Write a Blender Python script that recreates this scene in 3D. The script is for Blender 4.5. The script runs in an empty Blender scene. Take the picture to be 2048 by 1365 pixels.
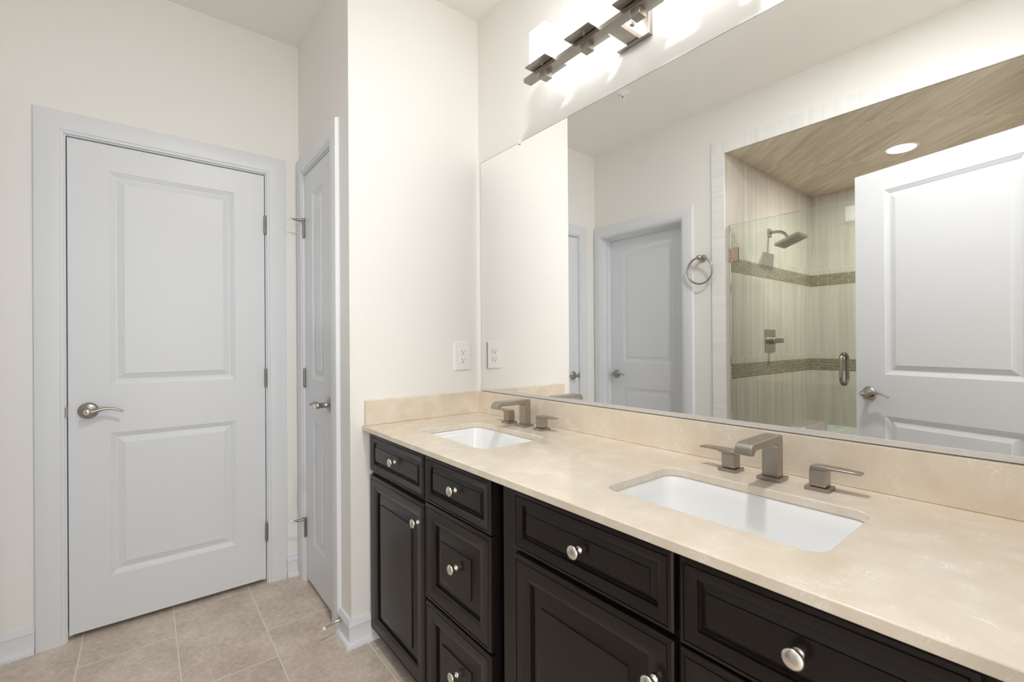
import bpy, bmesh, math, random
from mathutils import Vector, Matrix
PI = math.pi
random.seed(4)
SC = bpy.context.scene
COL = SC.collection

# ------------------------------------------------------------------ camera
cam_data = bpy.data.cameras.new('camera')
cam = bpy.data.objects.new('camera', cam_data)
COL.objects.link(cam)
SC.camera = cam
cam_data.sensor_width = 36.0
cam_data.lens = 919.58 / 2048 * 36.0
cam_data.shift_y = 0.0005
cam_data.clip_start = 0.01
cam.matrix_world = (Matrix.Translation((1.8292, -1.2669, 1.2))
                    @ Matrix.Rotation(math.radians(90 - 38.7385), 4, 'Z')
                    @ Matrix.Rotation(PI / 2 + 0.0014, 4, 'X')
                    @ Matrix.Rotation(-0.0064, 4, 'Z'))

# ------------------------------------------------------------------ world, light, exposure
w = bpy.data.worlds.new('world')
SC.world = w
w.use_nodes = True
w.node_tree.nodes['Background'].inputs[0].default_value = (0.8, 0.87, 1, 1)
w.node_tree.nodes['Background'].inputs[1].default_value = 0.02
SC.view_settings.view_transform = 'Standard'
SC.view_settings.look = 'None'
SC.view_settings.exposure = 0.86
SC.view_settings.gamma = 1.0
SC.view_settings.use_curve_mapping = False
SC.cycles.max_bounces = 14
SC.cycles.diffuse_bounces = 9
SC.cycles.glossy_bounces = 5
SC.cycles.transparent_max_bounces = 12
SC.cycles.caustics_reflective = False
SC.cycles.sample_clamp_indirect = 8.0

def area(name, loc, direction, sx, sy, power, color):
    l = bpy.data.lights.new(name, 'AREA')
    l.shape = 'ELLIPSE' if sx < 0.3 else 'RECTANGLE'; l.size = sx; l.size_y = sy
    l.energy = power; l.color = color
    o = bpy.data.objects.new(name, l)
    COL.objects.link(o)
    o.location = loc
    o.rotation_euler = Vector(direction).to_track_quat('-Z', 'Y').to_euler()
    return o
# fill light added in the unseen bedroom, brightening the bathroom through the open doorway
area('bedroom_fill_light', (4.2, -1.15, 1.3), (-1, 0.03, 0), 2.6, 2.4, 44, (0.95, 0.98, 1.0))
# the lit downlight in the shower ceiling
area('shower_downlight_light', (1.102, -2.525, 2.4170), (0, 0, -1), 0.14, 0.14, 9.5, (1.0, 0.97, 0.92))
# fill lamp added by the entry doorway, out of view above the frame
area('added_ceiling_fill', (1.34, -0.80, 2.738), (0, 0, -1), 0.15, 0.15, 9.6, (1.0, 0.995, 0.985))
LAMP_POWER = 2.7     # emission of the vanity lamp shades

# ------------------------------------------------------------------ key sizes (metres, measured)
CEIL = 2.7502
XL = -0.7494          # left (far) wall with door 1
YC = -0.6265          # closet wall / end of the column
YB = -1.7127          # back wall
XR = 1.838            # right wall with the entry doorway
CT = 0.867            # worktop height
SHX, SHY, SHT = 0.3625, -3.21, 2.425

# ------------------------------------------------------------------ materials
def _n(nt, t, **kw):
    n = nt.nodes.new(t)
    for k, v in kw.items(): setattr(n, k, v)
    return n
def _mat(name):
    m = bpy.data.materials.new(name); m.use_nodes = True
    nt = m.node_tree
    return m, nt, nt.nodes['Principled BSDF']
def pm(name, col, rough=0.5, metal=0.0, spec=0.5, bump=0.0, bscale=200, var=0.0, vscale=6, coat=0.0, stretch=None, emis=None, estr=0):
    m, nt, b = _mat(name)
    b.inputs['Base Color'].default_value = (*col, 1)
    b.inputs['Roughness'].default_value = rough
    b.inputs['Metallic'].default_value = metal
    b.inputs['Specular IOR Level'].default_value = spec
    b.inputs['Coat Weight'].default_value = coat
    if emis:
        b.inputs['Emission Color'].default_value = (*emis, 1)
        b.inputs['Emission Strength'].default_value = estr
    tc = _n(nt, 'ShaderNodeTexCoord')
    mp = _n(nt, 'ShaderNodeMapping')
    if stretch: mp.inputs['Scale'].default_value = stretch
    nt.links.new(tc.outputs['Object'], mp.inputs[0])
    if var > 0:
        nz = _n(nt, 'ShaderNodeTexNoise'); nz.inputs['Scale'].default_value = vscale; nz.inputs['Detail'].default_value = 4
        nt.links.new(mp.outputs[0], nz.inputs['Vector'])
        mx = _n(nt, 'ShaderNodeMix', data_type='RGBA')
        mx.inputs['A'].default_value = (*[c * (1 - var) for c in col], 1)
        mx.inputs['B'].default_value = (*[min(1, c * (1 + var)) for c in col], 1)
        nt.links.new(nz.outputs['Fac'], mx.inputs['Factor'])
        nt.links.new(mx.outputs['Result'], b.inputs['Base Color'])
    if bump > 0:
        nb = _n(nt, 'ShaderNodeTexNoise'); nb.inputs['Scale'].default_value = bscale; nb.inputs['Detail'].default_value = 3
        nt.links.new(mp.outputs[0], nb.inputs['Vector'])
        bp = _n(nt, 'ShaderNodeBump'); bp.inputs['Strength'].default_value = bump; bp.inputs['Distance'].default_value = 0.001
        nt.links.new(nb.outputs['Fac'], bp.inputs['Height'])
        nt.links.new(bp.outputs[0], b.inputs['Normal'])
    return m

M_WALL = pm('wall_paint', (0.848, 0.836, 0.810), 0.6, bump=0.12, bscale=260, spec=0.3)
M_CEIL = pm('ceiling_paint', (0.88, 0.86, 0.825), 0.8, bump=0.1, bscale=200, spec=0.2)
M_TRIM = pm('white_trim_paint', (0.745, 0.765, 0.795), 0.35, spec=0.4, bump=0.03, bscale=60)
M_NICK = pm('satin_nickel', (0.41, 0.375, 0.335), 0.3, 1.0, bump=0.05, bscale=900, stretch=(1, 1, 0.05))
M_NICKB = pm('bright_nickel', (0.80, 0.76, 0.70), 0.24, 1.0)
M_BRNZ = pm('warm_nickel_glass_clamp', (0.55, 0.43, 0.34), 0.28, 1.0)
M_HINGE = pm('aged_nickel', (0.30, 0.28, 0.26), 0.35, 1.0)
M_DARK = pm('dark_gap', (0.01, 0.01, 0.01), 0.6)
M_CAB = pm('espresso_lacquer', (0.0120, 0.0082, 0.0070), 0.28, spec=0.4, var=0.25, vscale=3, bump=0.03, bscale=90, stretch=(1, 1, 0.15))
M_GAPSHADE = pm('cabinet_gap_shade', (0.006, 0.005, 0.005), 0.6)  # near-black colour stands in for the shade deep between the two cabinets
M_PORC = pm('white_porcelain', (0.87, 0.88, 0.89), 0.1, spec=0.5, coat=0.3)
M_PLATE = pm('white_plastic', (0.86, 0.86, 0.84), 0.3)
M_RUB = pm('white_rubber', (0.85, 0.84, 0.80), 0.5)
M_ALU = pm('brushed_aluminium_channel', (0.78, 0.76, 0.74), 0.5, 0.55)
M_MIRR = pm('mirror_silver', (0.975, 0.98, 0.97), 0.0, 1.0)
M_MEDGE = pm('mirror_dark_edge', (0.10, 0.12, 0.11), 0.25)
M_LAMP = pm('opal_glass_lit', (0.9, 0.9, 0.9), 0.2, emis=(0.98, 0.99, 1.0), estr=LAMP_POWER)
M_DOWN = pm('downlight_lens_lit', (0.9, 0.9, 0.9), 0.3, emis=(1, 0.96, 0.9), estr=9)
M_BLACK = pm('black_slot', (0.02, 0.02, 0.02), 0.6)
M_BED = pm('bedroom_paint', (0.75, 0.73, 0.70), 0.8)
M_CLEAR = pm('clear_plastic', (0.85, 0.85, 0.83), 0.15, spec=0.5)

def stone():
    m, nt, b = _mat('cream_marble_quartz')
    tc = _n(nt, 'ShaderNodeTexCoord')
    n1 = _n(nt, 'ShaderNodeTexNoise'); n1.inputs['Scale'].default_value = 14; n1.inputs['Detail'].default_value = 6; n1.inputs['Distortion'].default_value = 0.6
    n2 = _n(nt, 'ShaderNodeTexNoise'); n2.inputs['Scale'].default_value = 22; n2.inputs['Detail'].default_value = 3; n2.inputs['Distortion'].default_value = 2.5
    n3 = _n(nt, 'ShaderNodeTexNoise'); n3.inputs['Scale'].default_value = 420; n3.inputs['Detail'].default_value = 2
    for n in (n1, n2, n3): nt.links.new(tc.outputs['Object'], n.inputs['Vector'])
    r1 = _n(nt, 'ShaderNodeValToRGB')
    r1.color_ramp.elements[0].position = 0.3; r1.color_ramp.elements[0].color = (0.77, 0.67, 0.545, 1)
    r1.color_ramp.elements[1].position = 0.72; r1.color_ramp.elements[1].color = (0.85, 0.77, 0.665, 1)
    nt.links.new(n1.outputs['Fac'], r1.inputs[0])
    # thin pale veins where the distorted noise crosses its middle
    s = _n(nt, 'ShaderNodeMath', operation='SUBTRACT'); s.inputs[1].default_value = 0.55
    a = _n(nt, 'ShaderNodeMath', operation='ABSOLUTE')
    r2 = _n(nt, 'ShaderNodeMapRange'); r2.inputs['From Min'].default_value = 0.0; r2.inputs['From Max'].default_value = 0.022
    r2.inputs['To Min'].default_value = 1.0; r2.inputs['To Max'].default_value = 0.0
    nt.links.new(n2.outputs['Fac'], s.inputs[0]); nt.links.new(s.outputs[0], a.inputs[0]); nt.links.new(a.outputs[0], r2.inputs[0])
    gate = _n(nt, 'ShaderNodeMapRange'); gate.inputs['From Min'].default_value = 0.50; gate.inputs['From Max'].default_value = 0.66
    nt.links.new(n1.outputs['Fac'], gate.inputs[0])
    mul = _n(nt, 'ShaderNodeMath', operation='MULTIPLY')
    nt.links.new(r2.outputs[0], mul.inputs[0]); nt.links.new(gate.outputs[0], mul.inputs[1])
    mx = _n(nt, 'ShaderNodeMix', data_type='RGBA'); mx.inputs['B'].default_value = (0.97, 0.93, 0.86, 1)
    nt.links.new(mul.outputs[0], mx.inputs['Factor']); nt.links.new(r1.outputs[0], mx.inputs['A'])
    mx2 = _n(nt, 'ShaderNodeMix', data_type='RGBA', blend_type='MULTIPLY'); mx2.inputs['Factor'].default_value = 0.12
    nt.links.new(mx.outputs['Result'], mx2.inputs['A']); nt.links.new(n3.outputs['Fac'], mx2.inputs['B'])
    nt.links.new(mx2.outputs['Result'], b.inputs['Base Color'])
    b.inputs['Roughness'].default_value = 0.14
    b.inputs['Specular IOR Level'].default_value = 0.5
    return m
M_STONE = stone()

def math_(nt, op, a, b=None, c=None):
    n = _n(nt, 'ShaderNodeMath', operation=op)
    for i, v in enumerate((a, b, c)):
        if v is None: continue
        if isinstance(v, (int, float)): n.inputs[i].default_value = v
        else: nt.links.new(v, n.inputs[i])
    return n.outputs[0]

def floor_mat():
    m, nt, b = _mat('beige_stone_look_floor_tile')
    tc = _n(nt, 'ShaderNodeTexCoord'); sp = _n(nt, 'ShaderNodeSeparateXYZ')
    nt.links.new(tc.outputs['Object'], sp.inputs[0])
    x, y = sp.outputs[0], sp.outputs[1]
    RW, TL = 0.2985, 0.604
    v = math_(nt, 'DIVIDE', math_(nt, 'ADD', y, 0.867 + 10 * RW), RW)     # row coordinate, joints at integers
    row = math_(nt, 'FLOOR', v)
    fv = math_(nt, 'FRACT', v)
    # row 9 lies below y=-0.867: joint at x=-0.1157; every row up shifts by -0.2013
    sh = math_(nt, 'MULTIPLY', math_(nt, 'SUBTRACT', row, 9.0), 0.2013)
    u = math_(nt, 'DIVIDE', math_(nt, 'ADD', math_(nt, 'ADD', x, 0.1157 + 6 * TL), sh), TL)
    fu = math_(nt, 'FRACT', u); cu = math_(nt, 'FLOOR', u)
    def edge(f, size):
        d = math_(nt, 'MINIMUM', f, math_(nt, 'SUBTRACT', 1.0, f))
        return math_(nt, 'MULTIPLY', d, size)
    d = math_(nt, 'MINIMUM', edge(fv, RW), edge(fu, TL))
    g = _n(nt, 'ShaderNodeMapRange'); g.inputs['From Min'].default_value = 0.0016; g.inputs['From Max'].default_value = 0.0026
    nt.links.new(d, g.inputs[0])
    idn = math_(nt, 'ADD', math_(nt, 'MULTIPLY', row, 7.31), math_(nt, 'MULTIPLY', cu, 3.77))
    off = _n(nt, 'ShaderNodeCombineXYZ')
    nt.links.new(x, off.inputs[0]); nt.links.new(y, off.inputs[1]); nt.links.new(idn, off.inputs[2])
    n1 = _n(nt, 'ShaderNodeTexNoise'); n1.inputs['Scale'].default_value = 5; n1.inputs['Detail'].default_value = 8; n1.inputs['Roughness'].default_value = 0.65
    n2 = _n(nt, 'ShaderNodeTexNoise'); n2.inputs['Scale'].default_value = 55; n2.inputs['Detail'].default_value = 6; n2.inputs['Roughness'].default_value = 0.7
    nt.links.new(off.outputs[0], n1.inputs['Vector']); nt.links.new(off.outputs[0], n2.inputs['Vector'])
    r = _n(nt, 'ShaderNodeValToRGB'); e = r.color_ramp.elements
    e[0].position = 0.3; e[0].color = (0.40, 0.315, 0.25, 1); e[1].position = 0.7; e[1].color = (0.84, 0.735, 0.63, 1)
    f = math_(nt, 'ADD', math_(nt, 'MULTIPLY', n1.outputs['Fac'], 0.55), math_(nt, 'MULTIPLY', n2.outputs['Fac'], 0.45))
    nt.links.new(f, r.inputs[0])
    mx = _n(nt, 'ShaderNodeMix', data_type='RGBA'); mx.inputs['A'].default_value = (0.82, 0.74, 0.64, 1)
    nt.links.new(g.outputs[0], mx.inputs['Factor']); nt.links.new(r.outputs[0], mx.inputs['B'])
    nt.links.new(mx.outputs['Result'], b.inputs['Base Color'])
    b.inputs['Roughness'].default_value = 0.42
    bp = _n(nt, 'ShaderNodeBump'); bp.inputs['Strength'].default_value = 0.5; bp.inputs['Distance'].default_value = 0.001
    nt.links.new(g.outputs[0], bp.inputs['Height']); nt.links.new(bp.outputs[0], b.inputs['Normal'])
    return m
M_FLOOR = floor_mat()

def streak_mat(name, c1, c2, grout, axes, tile, stretch, rot=0.0, rough=0.22, goff=(0, 0), gw=0.0016, metal_noise=26):
    """Tile with streaks. axes: which object coordinates make (u, v); stretch: noise scale in (u, v)."""
    m, nt, b = _mat(name)
    tc = _n(nt, 'ShaderNodeTexCoord'); sp = _n(nt, 'ShaderNodeSeparateXYZ')
    nt.links.new(tc.outputs['Object'], sp.inputs[0])
    cb = _n(nt, 'ShaderNodeCombineXYZ')
    nt.links.new(sp.outputs[axes[0]], cb.inputs[0]); nt.links.new(sp.outputs[axes[1]], cb.inputs[1])
    mp = _n(nt, 'ShaderNodeMapping'); mp.inputs['Rotation'].default_value = (0, 0, rot)
    nt.links.new(cb.outputs[0], mp.inputs[0])
    s2 = _n(nt, 'ShaderNodeSeparateXYZ'); nt.links.new(mp.outputs[0], s2.inputs[0])
    u = math_(nt, 'DIVIDE', math_(nt, 'ADD', s2.outputs[0], 20 * tile[0] + goff[0]), tile[0])
    v = math_(nt, 'DIVIDE', math_(nt, 'ADD', s2.outputs[1], 20 * tile[1] + goff[1]), tile[1])
    def edge(f, size):
        f = math_(nt, 'FRACT', f)
        return math_(nt, 'MULTIPLY', math_(nt, 'MINIMUM', f, math_(nt, 'SUBTRACT', 1.0, f)), size)
    d = math_(nt, 'MINIMUM', edge(u, tile[0]), edge(v, tile[1]))
    g = _n(nt, 'ShaderNodeMapRange'); g.inputs['From Min'].default_value = gw * 0.6; g.inputs['From Max'].default_value = gw
    nt.links.new(d, g.inputs[0])
    idn = math_(nt, 'ADD', math_(nt, 'MULTIPLY', math_(nt, 'FLOOR', u), 5.3), math_(nt, 'MULTIPLY', math_(nt, 'FLOOR', v), 2.9))
    c2_ = _n(nt, 'ShaderNodeCombineXYZ')
    nt.links.new(math_(nt, 'MULTIPLY', s2.outputs[0], stretch[0]), c2_.inputs[0])
    nt.links.new(math_(nt, 'MULTIPLY', s2.outputs[1], stretch[1]), c2_.inputs[1])
    nt.links.new(idn, c2_.inputs[2])
    nz = _n(nt, 'ShaderNodeTexNoise'); nz.inputs['Scale'].default_value = 1; nz.inputs['Detail'].default_value = 6; nz.inputs['Roughness'].default_value = 0.6
    nz.inputs['Distortion'].default_value = 0.3
    nt.links.new(c2_.outputs[0], nz.inputs['Vector'])
    r = _n(nt, 'ShaderNodeValToRGB'); e = r.color_ramp.elements
    e[0].position = 0.34; e[0].color = (*c1, 1); e[1].position = 0.66; e[1].color = (*c2, 1)
    nt.links.new(nz.outputs['Fac'], r.inputs[0])
    mx = _n(nt, 'ShaderNodeMix', data_type='RGBA'); mx.inputs['A'].default_value = (*grout, 1)
    nt.links.new(g.outputs[0], mx.inputs['Factor']); nt.links.new(r.outputs[0], mx.inputs['B'])
    nt.links.new(mx.outputs['Result'], b.inputs['Base Color'])
    b.inputs['Roughness'].default_value = rough
    return m
TA, TB, TG = (0.49, 0.455, 0.40), (0.61, 0.58, 0.53), (0.66, 0.63, 0.58)
M_TILE_L = streak_mat('shower_tile_side', TA, TB, TG, (1, 2), (0.305, 0.71), (28, 0.9), goff=(0.06, 0.33))
M_TILE_B = streak_mat('shower_tile_back', TA, TB, TG, (0, 2), (0.305, 0.71), (28, 0.9), goff=(-0.06, 0.33))
M_TILE_C = streak_mat('shower_tile_ceiling', (0.48, 0.415, 0.31), (0.70, 0.62, 0.50), (0.80, 0.73, 0.62), (0, 1), (0.61, 0.305), (2.2, 24), rot=-PI / 4, rough=0.35)
M_TILE_BENCH = streak_mat('bench_tile', (0.62, 0.68, 0.66), (0.78, 0.82, 0.80), (0.8, 0.82, 0.8), (0, 1), (0.305, 0.61), (24, 1.2))
M_JAMB = streak_mat('pale_marble_jamb_tile', (0.78, 0.805, 0.80), (0.87, 0.87, 0.86), (0.84, 0.84, 0.82), (1, 2), (0.9, 0.305), (1.5, 42))
M_HEAD = streak_mat('pale_marble_header_tile', (0.78, 0.805, 0.80), (0.87, 0.87, 0.86), (0.84, 0.84, 0.82), (0, 1), (0.305, 0.9), (42, 1.5))

def mosaic(name, axes):
    m, nt, b = _mat(name)
    tc = _n(nt, 'ShaderNodeTexCoord'); sp = _n(nt, 'ShaderNodeSeparateXYZ')
    nt.links.new(tc.outputs['Object'], sp.inputs[0])
    cb = _n(nt, 'ShaderNodeCombineXYZ')
    nt.links.new(sp.outputs[axes[0]], cb.inputs[0])
    z = math_(nt, 'ADD', sp.outputs[2], 0.001)
    nt.links.new(z, cb.inputs[1])
    br = _n(nt, 'ShaderNodeTexBrick')
    br.offset = 0.37; br.offset_frequency = 2; br.squash = 0.7; br.squash_frequency = 3
    br.inputs['Scale'].default_value = 1
    br.inputs['Brick Width'].default_value = 0.105; br.inputs['Row Height'].default_value = 0.0100
    br.inputs['Mortar Size'].default_value = 0.0018; br.inputs['Mortar Smooth'].default_value = 0.1
    br.inputs['Color1'].default_value = (0.055, 0.047, 0.025, 1)
    br.inputs['Color2'].default_value = (0.13, 0.105, 0.06, 1)
    br.inputs['Mortar'].default_value = (0.55, 0.50, 0.38, 1)
    nt.links.new(cb.outputs[0], br.inputs['Vector'])
    nt.links.new(br.outputs['Color'], b.inputs['Base Color'])
    b.inputs['Roughness'].default_value = 0.25
    return m
M_MOS_L = mosaic('linear_mosaic_side', (1,))
M_MOS_B = mosaic('linear_mosaic_back', (0,))

def glass_mat():
    m, nt, b = _mat('pale_green_shower_glass')
    nt.nodes.remove(b)
    out = nt.nodes['Material Output']
    tr = _n(nt, 'ShaderNodeBsdfTransparent'); tr.inputs[0].default_value = (0.93, 0.965, 0.93, 1)
    gl = _n(nt, 'ShaderNodeBsdfGlossy'); gl.inputs['Roughness'].default_value = 0.0
    fr = _n(nt, 'ShaderNodeFresnel'); fr.inputs['IOR'].default_value = 1.45
    mx = _n(nt, 'ShaderNodeMixShader')
    nt.links.new(fr.outputs[0], mx.inputs[0]); nt.links.new(tr.outputs[0], mx.inputs[1]); nt.links.new(gl.outputs[0], mx.inputs[2])
    nt.links.new(mx.outputs[0], out.inputs[0])
    return m
M_GLASS = glass_mat()

# ------------------------------------------------------------------ mesh helpers
def box(bm, x0, x1, y0, y1, z0, z1):
    vs = [bm.verts.new(p) for p in ((x0, y0, z0), (x1, y0, z0), (x1, y1, z0), (x0, y1, z0), (x0, y0, z1), (x1, y0, z1), (x1, y1, z1), (x0, y1, z1))]
    for f in ((3, 2, 1, 0), (4, 5, 6, 7), (0, 1, 5, 4), (1, 2, 6, 5), (2, 3, 7, 6), (3, 0, 4, 7)):
        bm.faces.new([vs[i] for i in f])
def lathe(bm, prof, M=Matrix(), n=32):
    """prof: (r, h) pairs turned about local Z; M places it."""
    rings = []
    for r, h in prof:
        if r < 1e-6: rings.append([bm.verts.new(M @ Vector((0, 0, h)))])
        else: rings.append([bm.verts.new(M @ Vector((r * math.cos(2 * PI * i / n), r * math.sin(2 * PI * i / n), h))) for i in range(n)])
    for a, b in zip(rings, rings[1:]):
        for i in range(n):
            j = (i + 1) % n
            if len(a) == 1 and len(b) == 1: continue
            if len(a) == 1: bm.faces.new((a[0], b[i], b[j]))
            elif len(b) == 1: bm.faces.new((a[i], a[j], b[0]))
            else: bm.faces.new((a[i], a[j], b[j], b[i]))
    for r_, rev in ((rings[0], True), (rings[-1], False)):
        if len(r_) > 1: bm.faces.new(r_[::-1] if rev else r_)
def tube(bm, pts, rad, n=12, closed=False, flat=1.0, up=(0, 0, 1), twist=0):
    """sweep an ellipse (rad, rad*flat along 'up') along pts; rad number or list."""
    pts = [Vector(p) for p in pts]; N = len(pts)
    rads = rad if isinstance(rad, (list, tuple)) else [rad] * N
    rings = []
    for i, p in enumerate(pts):
        if closed: t = (pts[(i + 1) % N] - pts[i - 1]).normalized()
        else: t = (pts[min(i + 1, N - 1)] - pts[max(i - 1, 0)]).normalized()
        s = t.cross(Vector(up))
        if s.length < 1e-4: s = t.cross(Vector((1, 0, 0)))
        s.normalize(); u = s.cross(t).normalized()
        rings.append([bm.verts.new(p + s * rads[i] * math.cos(2 * PI * k / n) + u * rads[i] * flat * math.sin(2 * PI * k / n)) for k in range(n)])
    M = N if closed else N - 1
    for i in range(M):
        a, b = rings[i], rings[(i + 1) % N]
        for k in range(n):
            j = (k + 1) % n
            bm.faces.new((a[k], a[j], b[j], b[k]))
    if not closed:
        bm.faces.new(rings[0][::-1]); bm.faces.new(rings[-1])
def prism(bm, poly, map_, d0, d1):
    """extrude a 2D polygon; map_(a, b, d) -> point."""
    A = [bm.verts.new(map_(a, b, d0)) for a, b in poly]
    B = [bm.verts.new(map_(a, b, d1)) for a, b in poly]
    n = len(poly)
    for i in range(n):
        j = (i + 1) % n
        bm.faces.new((A[i], A[j], B[j], B[i]))
    bm.faces.new(A[::-1]); bm.faces.new(B)
def sweep_frame(bm, path, prof, map_):
    """mitred moulding: path = list of (point2d, outward normal mitre dir2d); prof = list of (o, h)."""
    rings = [[bm.verts.new(map_(p[0] + o * d[0], p[1] + o * d[1], h)) for o, h in prof] for p, d in path]
    n = len(prof)
    for a, b in zip(rings, rings[1:]):
        for k in range(n):
            j = (k + 1) % n
            bm.faces.new((a[k], a[j], b[j], b[k]))
    bm.faces.new(rings[0][::-1]); bm.faces.new(rings[-1])
def panel_rings(bm, u0, u1, v0, v1, rings, P):
    """concentric rectangles (inset, depth) from the outline inwards, last filled."""
    loops = []
    for ins, d in rings:
        loops.append([bm.verts.new(P(u, v, d)) for u, v in ((u0 + ins, v0 + ins), (u1 - ins, v0 + ins), (u1 - ins, v1 - ins), (u0 + ins, v1 - ins))])
    for a, b in zip(loops, loops[1:]):
        for i in range(4):
            j = (i + 1) % 4
            bm.faces.new((a[i], a[j], b[j], b[i]))
    bm.faces.new(loops[-1])
    return loops[0]
def slab_with_panels(bm, W, H, T, panels, rings, P, both=True):
    """door leaf: u 0..W, v 0..H, front at depth 0 and back at depth -T, moulded panels on the face(s)."""
    us = sorted({0, W, *[p[0] for p in panels], *[p[1] for p in panels]})
    vs = sorted({0, H, *[p[2] for p in panels], *[p[3] for p in panels]})
    for side in ((0, 1) if both else (0,)):
        Q = (lambda u, v, d: P(u, v, d)) if side == 0 else (lambda u, v, d: P(u, v, -T - d))
        for a, b in zip(us, us[1:]):
            for c, d in zip(vs, vs[1:]):
                if any(abs(a - p[0]) < 1e-6 and abs(b - p[1]) < 1e-6 and abs(c - p[2]) < 1e-6 and abs(d - p[3]) < 1e-6 for p in panels):
                    panel_rings(bm, a, b, c, d, rings, Q)
                else:
                    bm.faces.new([bm.verts.new(Q(*q, 0)) for q in ((a, c), (b, c), (b, d), (a, d))])
    if not both:
        bm.faces.new([bm.verts.new(P(*q, -T)) for q in ((0, 0), (W, 0), (W, H), (0, H))])
    def strip(seq, fixed, isv):
        for a, b in zip(seq, seq[1:]):
            q = [(a, fixed, 0), (b, fixed, 0), (b, fixed, -T), (a, fixed, -T)] if not isv else [(fixed, a, 0), (fixed, b, 0), (fixed, b, -T), (fixed, a, -T)]
            bm.faces.new([bm.verts.new(P(*k)) for k in q])
    strip(us, 0, False); strip(us, H, False); strip(vs, 0, True); strip(vs, W, True)
def rrect(x0, x1, y0, y1, r, k=8):
    """rounded rectangle points, counter-clockwise, 4*(k+1) of them."""
    out = []
    for cx, cy, a0 in ((x1 - r, y1 - r, 0), (x0 + r, y1 - r, PI / 2), (x0 + r, y0 + r, PI), (x1 - r, y0 + r, 1.5 * PI)):
        for i in range(k + 1):
            a = a0 + PI / 2 * i / k
            out.append((cx + r * math.cos(a), cy + r * math.sin(a)))
    return out

def obj(name, bm, mat, parent=None, loc=None, rot=None, smooth=None, bevel=0, seg=2):
    bmesh.ops.remove_doubles(bm, verts=bm.verts, dist=1e-5)
    bmesh.ops.recalc_face_normals(bm, faces=bm.faces)
    me = bpy.data.meshes.new(name)
    bm.to_mesh(me); bm.free()
    me.materials.append(mat)
    o = bpy.data.objects.new(name, me)
    COL.objects.link(o)
    if parent: o.parent = parent
    if loc: o.location = loc
    if rot: o.rotation_euler = rot
    if smooth is not None:
        me.shade_smooth()
        me.set_sharp_from_angle(angle=math.radians(smooth))
    if bevel:
        md = o.modifiers.new('bevel', 'BEVEL'); md.width = bevel; md.segments = seg; md.limit_method = 'ANGLE'; md.angle_limit = math.radians(35)
    return o
def thing(name, label, cat, loc=(0, 0, 0), rot=(0, 0, 0), group=None):
    o = bpy.data.objects.new(name, None); COL.objects.link(o)
    o.empty_display_size = 0.05
    o.location = loc; o.rotation_euler = rot
    o['label'] = label; o['category'] = cat
    if group: o['group'] = group
    return o
def tag(o, label, cat, group=None):
    o['label'] = label; o['category'] = cat
    if group: o['group'] = group
    return o
def struct(name, bm, mat, label, cat, **kw):
    o = obj(name, bm, mat, **kw)
    o['kind'] = 'structure'; o['label'] = label; o['category'] = cat
    return o
def B(): return bmesh.new()
def dup(root, loc, rot=None, label=None):
    def rec(o, par):
        c = o.copy(); COL.objects.link(c); c.parent = par
        for ch in kids.get(o.name, []): rec(ch, c)
        return c
    kids = {}
    for o in list(COL.objects):
        if o.parent: kids.setdefault(o.parent.name, []).append(o)
    r = rec(root, root.parent)
    r.location = loc
    if rot: r.rotation_euler = rot
    if label: r['label'] = label
    return r

# ================================================================== SHELL
b = B(); box(b, XL - 0.6, 4.4, -3.4, 1.2, -0.1, 0.0)
struct('floor', b, M_FLOOR, 'beige stone-look tile floor laid in staggered rows', 'floor')
b = B(); box(b, XL - 0.15, 4.4, YB - 0.12, 1.2, CEIL, CEIL + 0.1)
struct('ceiling', b, M_CEIL, 'plain painted ceiling above the vanity', 'ceiling')
b = B(); box(b, -0.1, XR + 0.12, 0.0, 0.12, 0, CEIL)
struct('wall_front', b, M_WALL, 'cream wall behind the wide mirror', 'wall')

# left wall with door 1
D1a, D1b, DH = -1.5050, -0.7900, 2.044
OH = DH + 0.006       # opening height
b = B()
box(b, XL - 0.12, XL, YB - 0.12, D1a - 0.022, 0, CEIL)
box(b, XL - 0.12, XL, D1b + 0.022, 0.0, 0, CEIL)
box(b, XL - 0.12, XL, D1a - 0.022, D1b + 0.022, OH + 0.018, CEIL)
struct('wall_left', b, M_WALL, 'cream wall around the wide white door at the left', 'wall')
# dark rooms behind the shut doors are simply unlit

# closet wall and column
C0, C1 = -0.6380, -0.2080      # closet opening between jamb faces
b = B()
box(b, -0.115, 0.0, YC, 0.0, 0, CEIL)
box(b, C1 + 0.018, -0.115, YC, YC + 0.115, 0, CEIL)
box(b, XL, C0 - 0.018, YC, YC + 0.115, 0, CEIL)
box(b, C0 - 0.018, C1 + 0.018, YC, YC + 0.115, OH + 0.018, CEIL)
struct('wall_closet', b, M_WALL, 'cream wall and outer corner between the narrow door and the vanity', 'wall')
# wall closing the closet behind
b = B(); box(b, XL - 0.12, -0.115, 0.0, 0.12, 0, CEIL)
struct('wall_closet_rear', b, M_WALL, 'unseen rear wall of the closet', 'wall')

# back wall with door 2 and the shower opening
E0, E1 = -0.6750, 0.0475       # door 2 opening
S1 = 1.705                      # right side of the shower opening
b = B()
box(b, XL - 0.12, E0 - 0.018, YB - 0.13, YB, 0, CEIL)
box(b, E0 - 0.018, E1 + 0.018, YB - 0.13, YB, OH + 0.018, CEIL)
box(b, E1 + 0.018, SHX - 0.012, YB - 0.13, YB, 0, CEIL)
box(b, SHX - 0.012, S1 + 0.012, YB - 0.13, YB, SHT + 0.012, CEIL)
box(b, S1 + 0.012, XR + 0.12, YB - 0.13, YB, 0, CEIL)
struct('wall_back', b, M_WALL, 'cream wall with the towel ring, seen in the mirror', 'wall')

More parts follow.
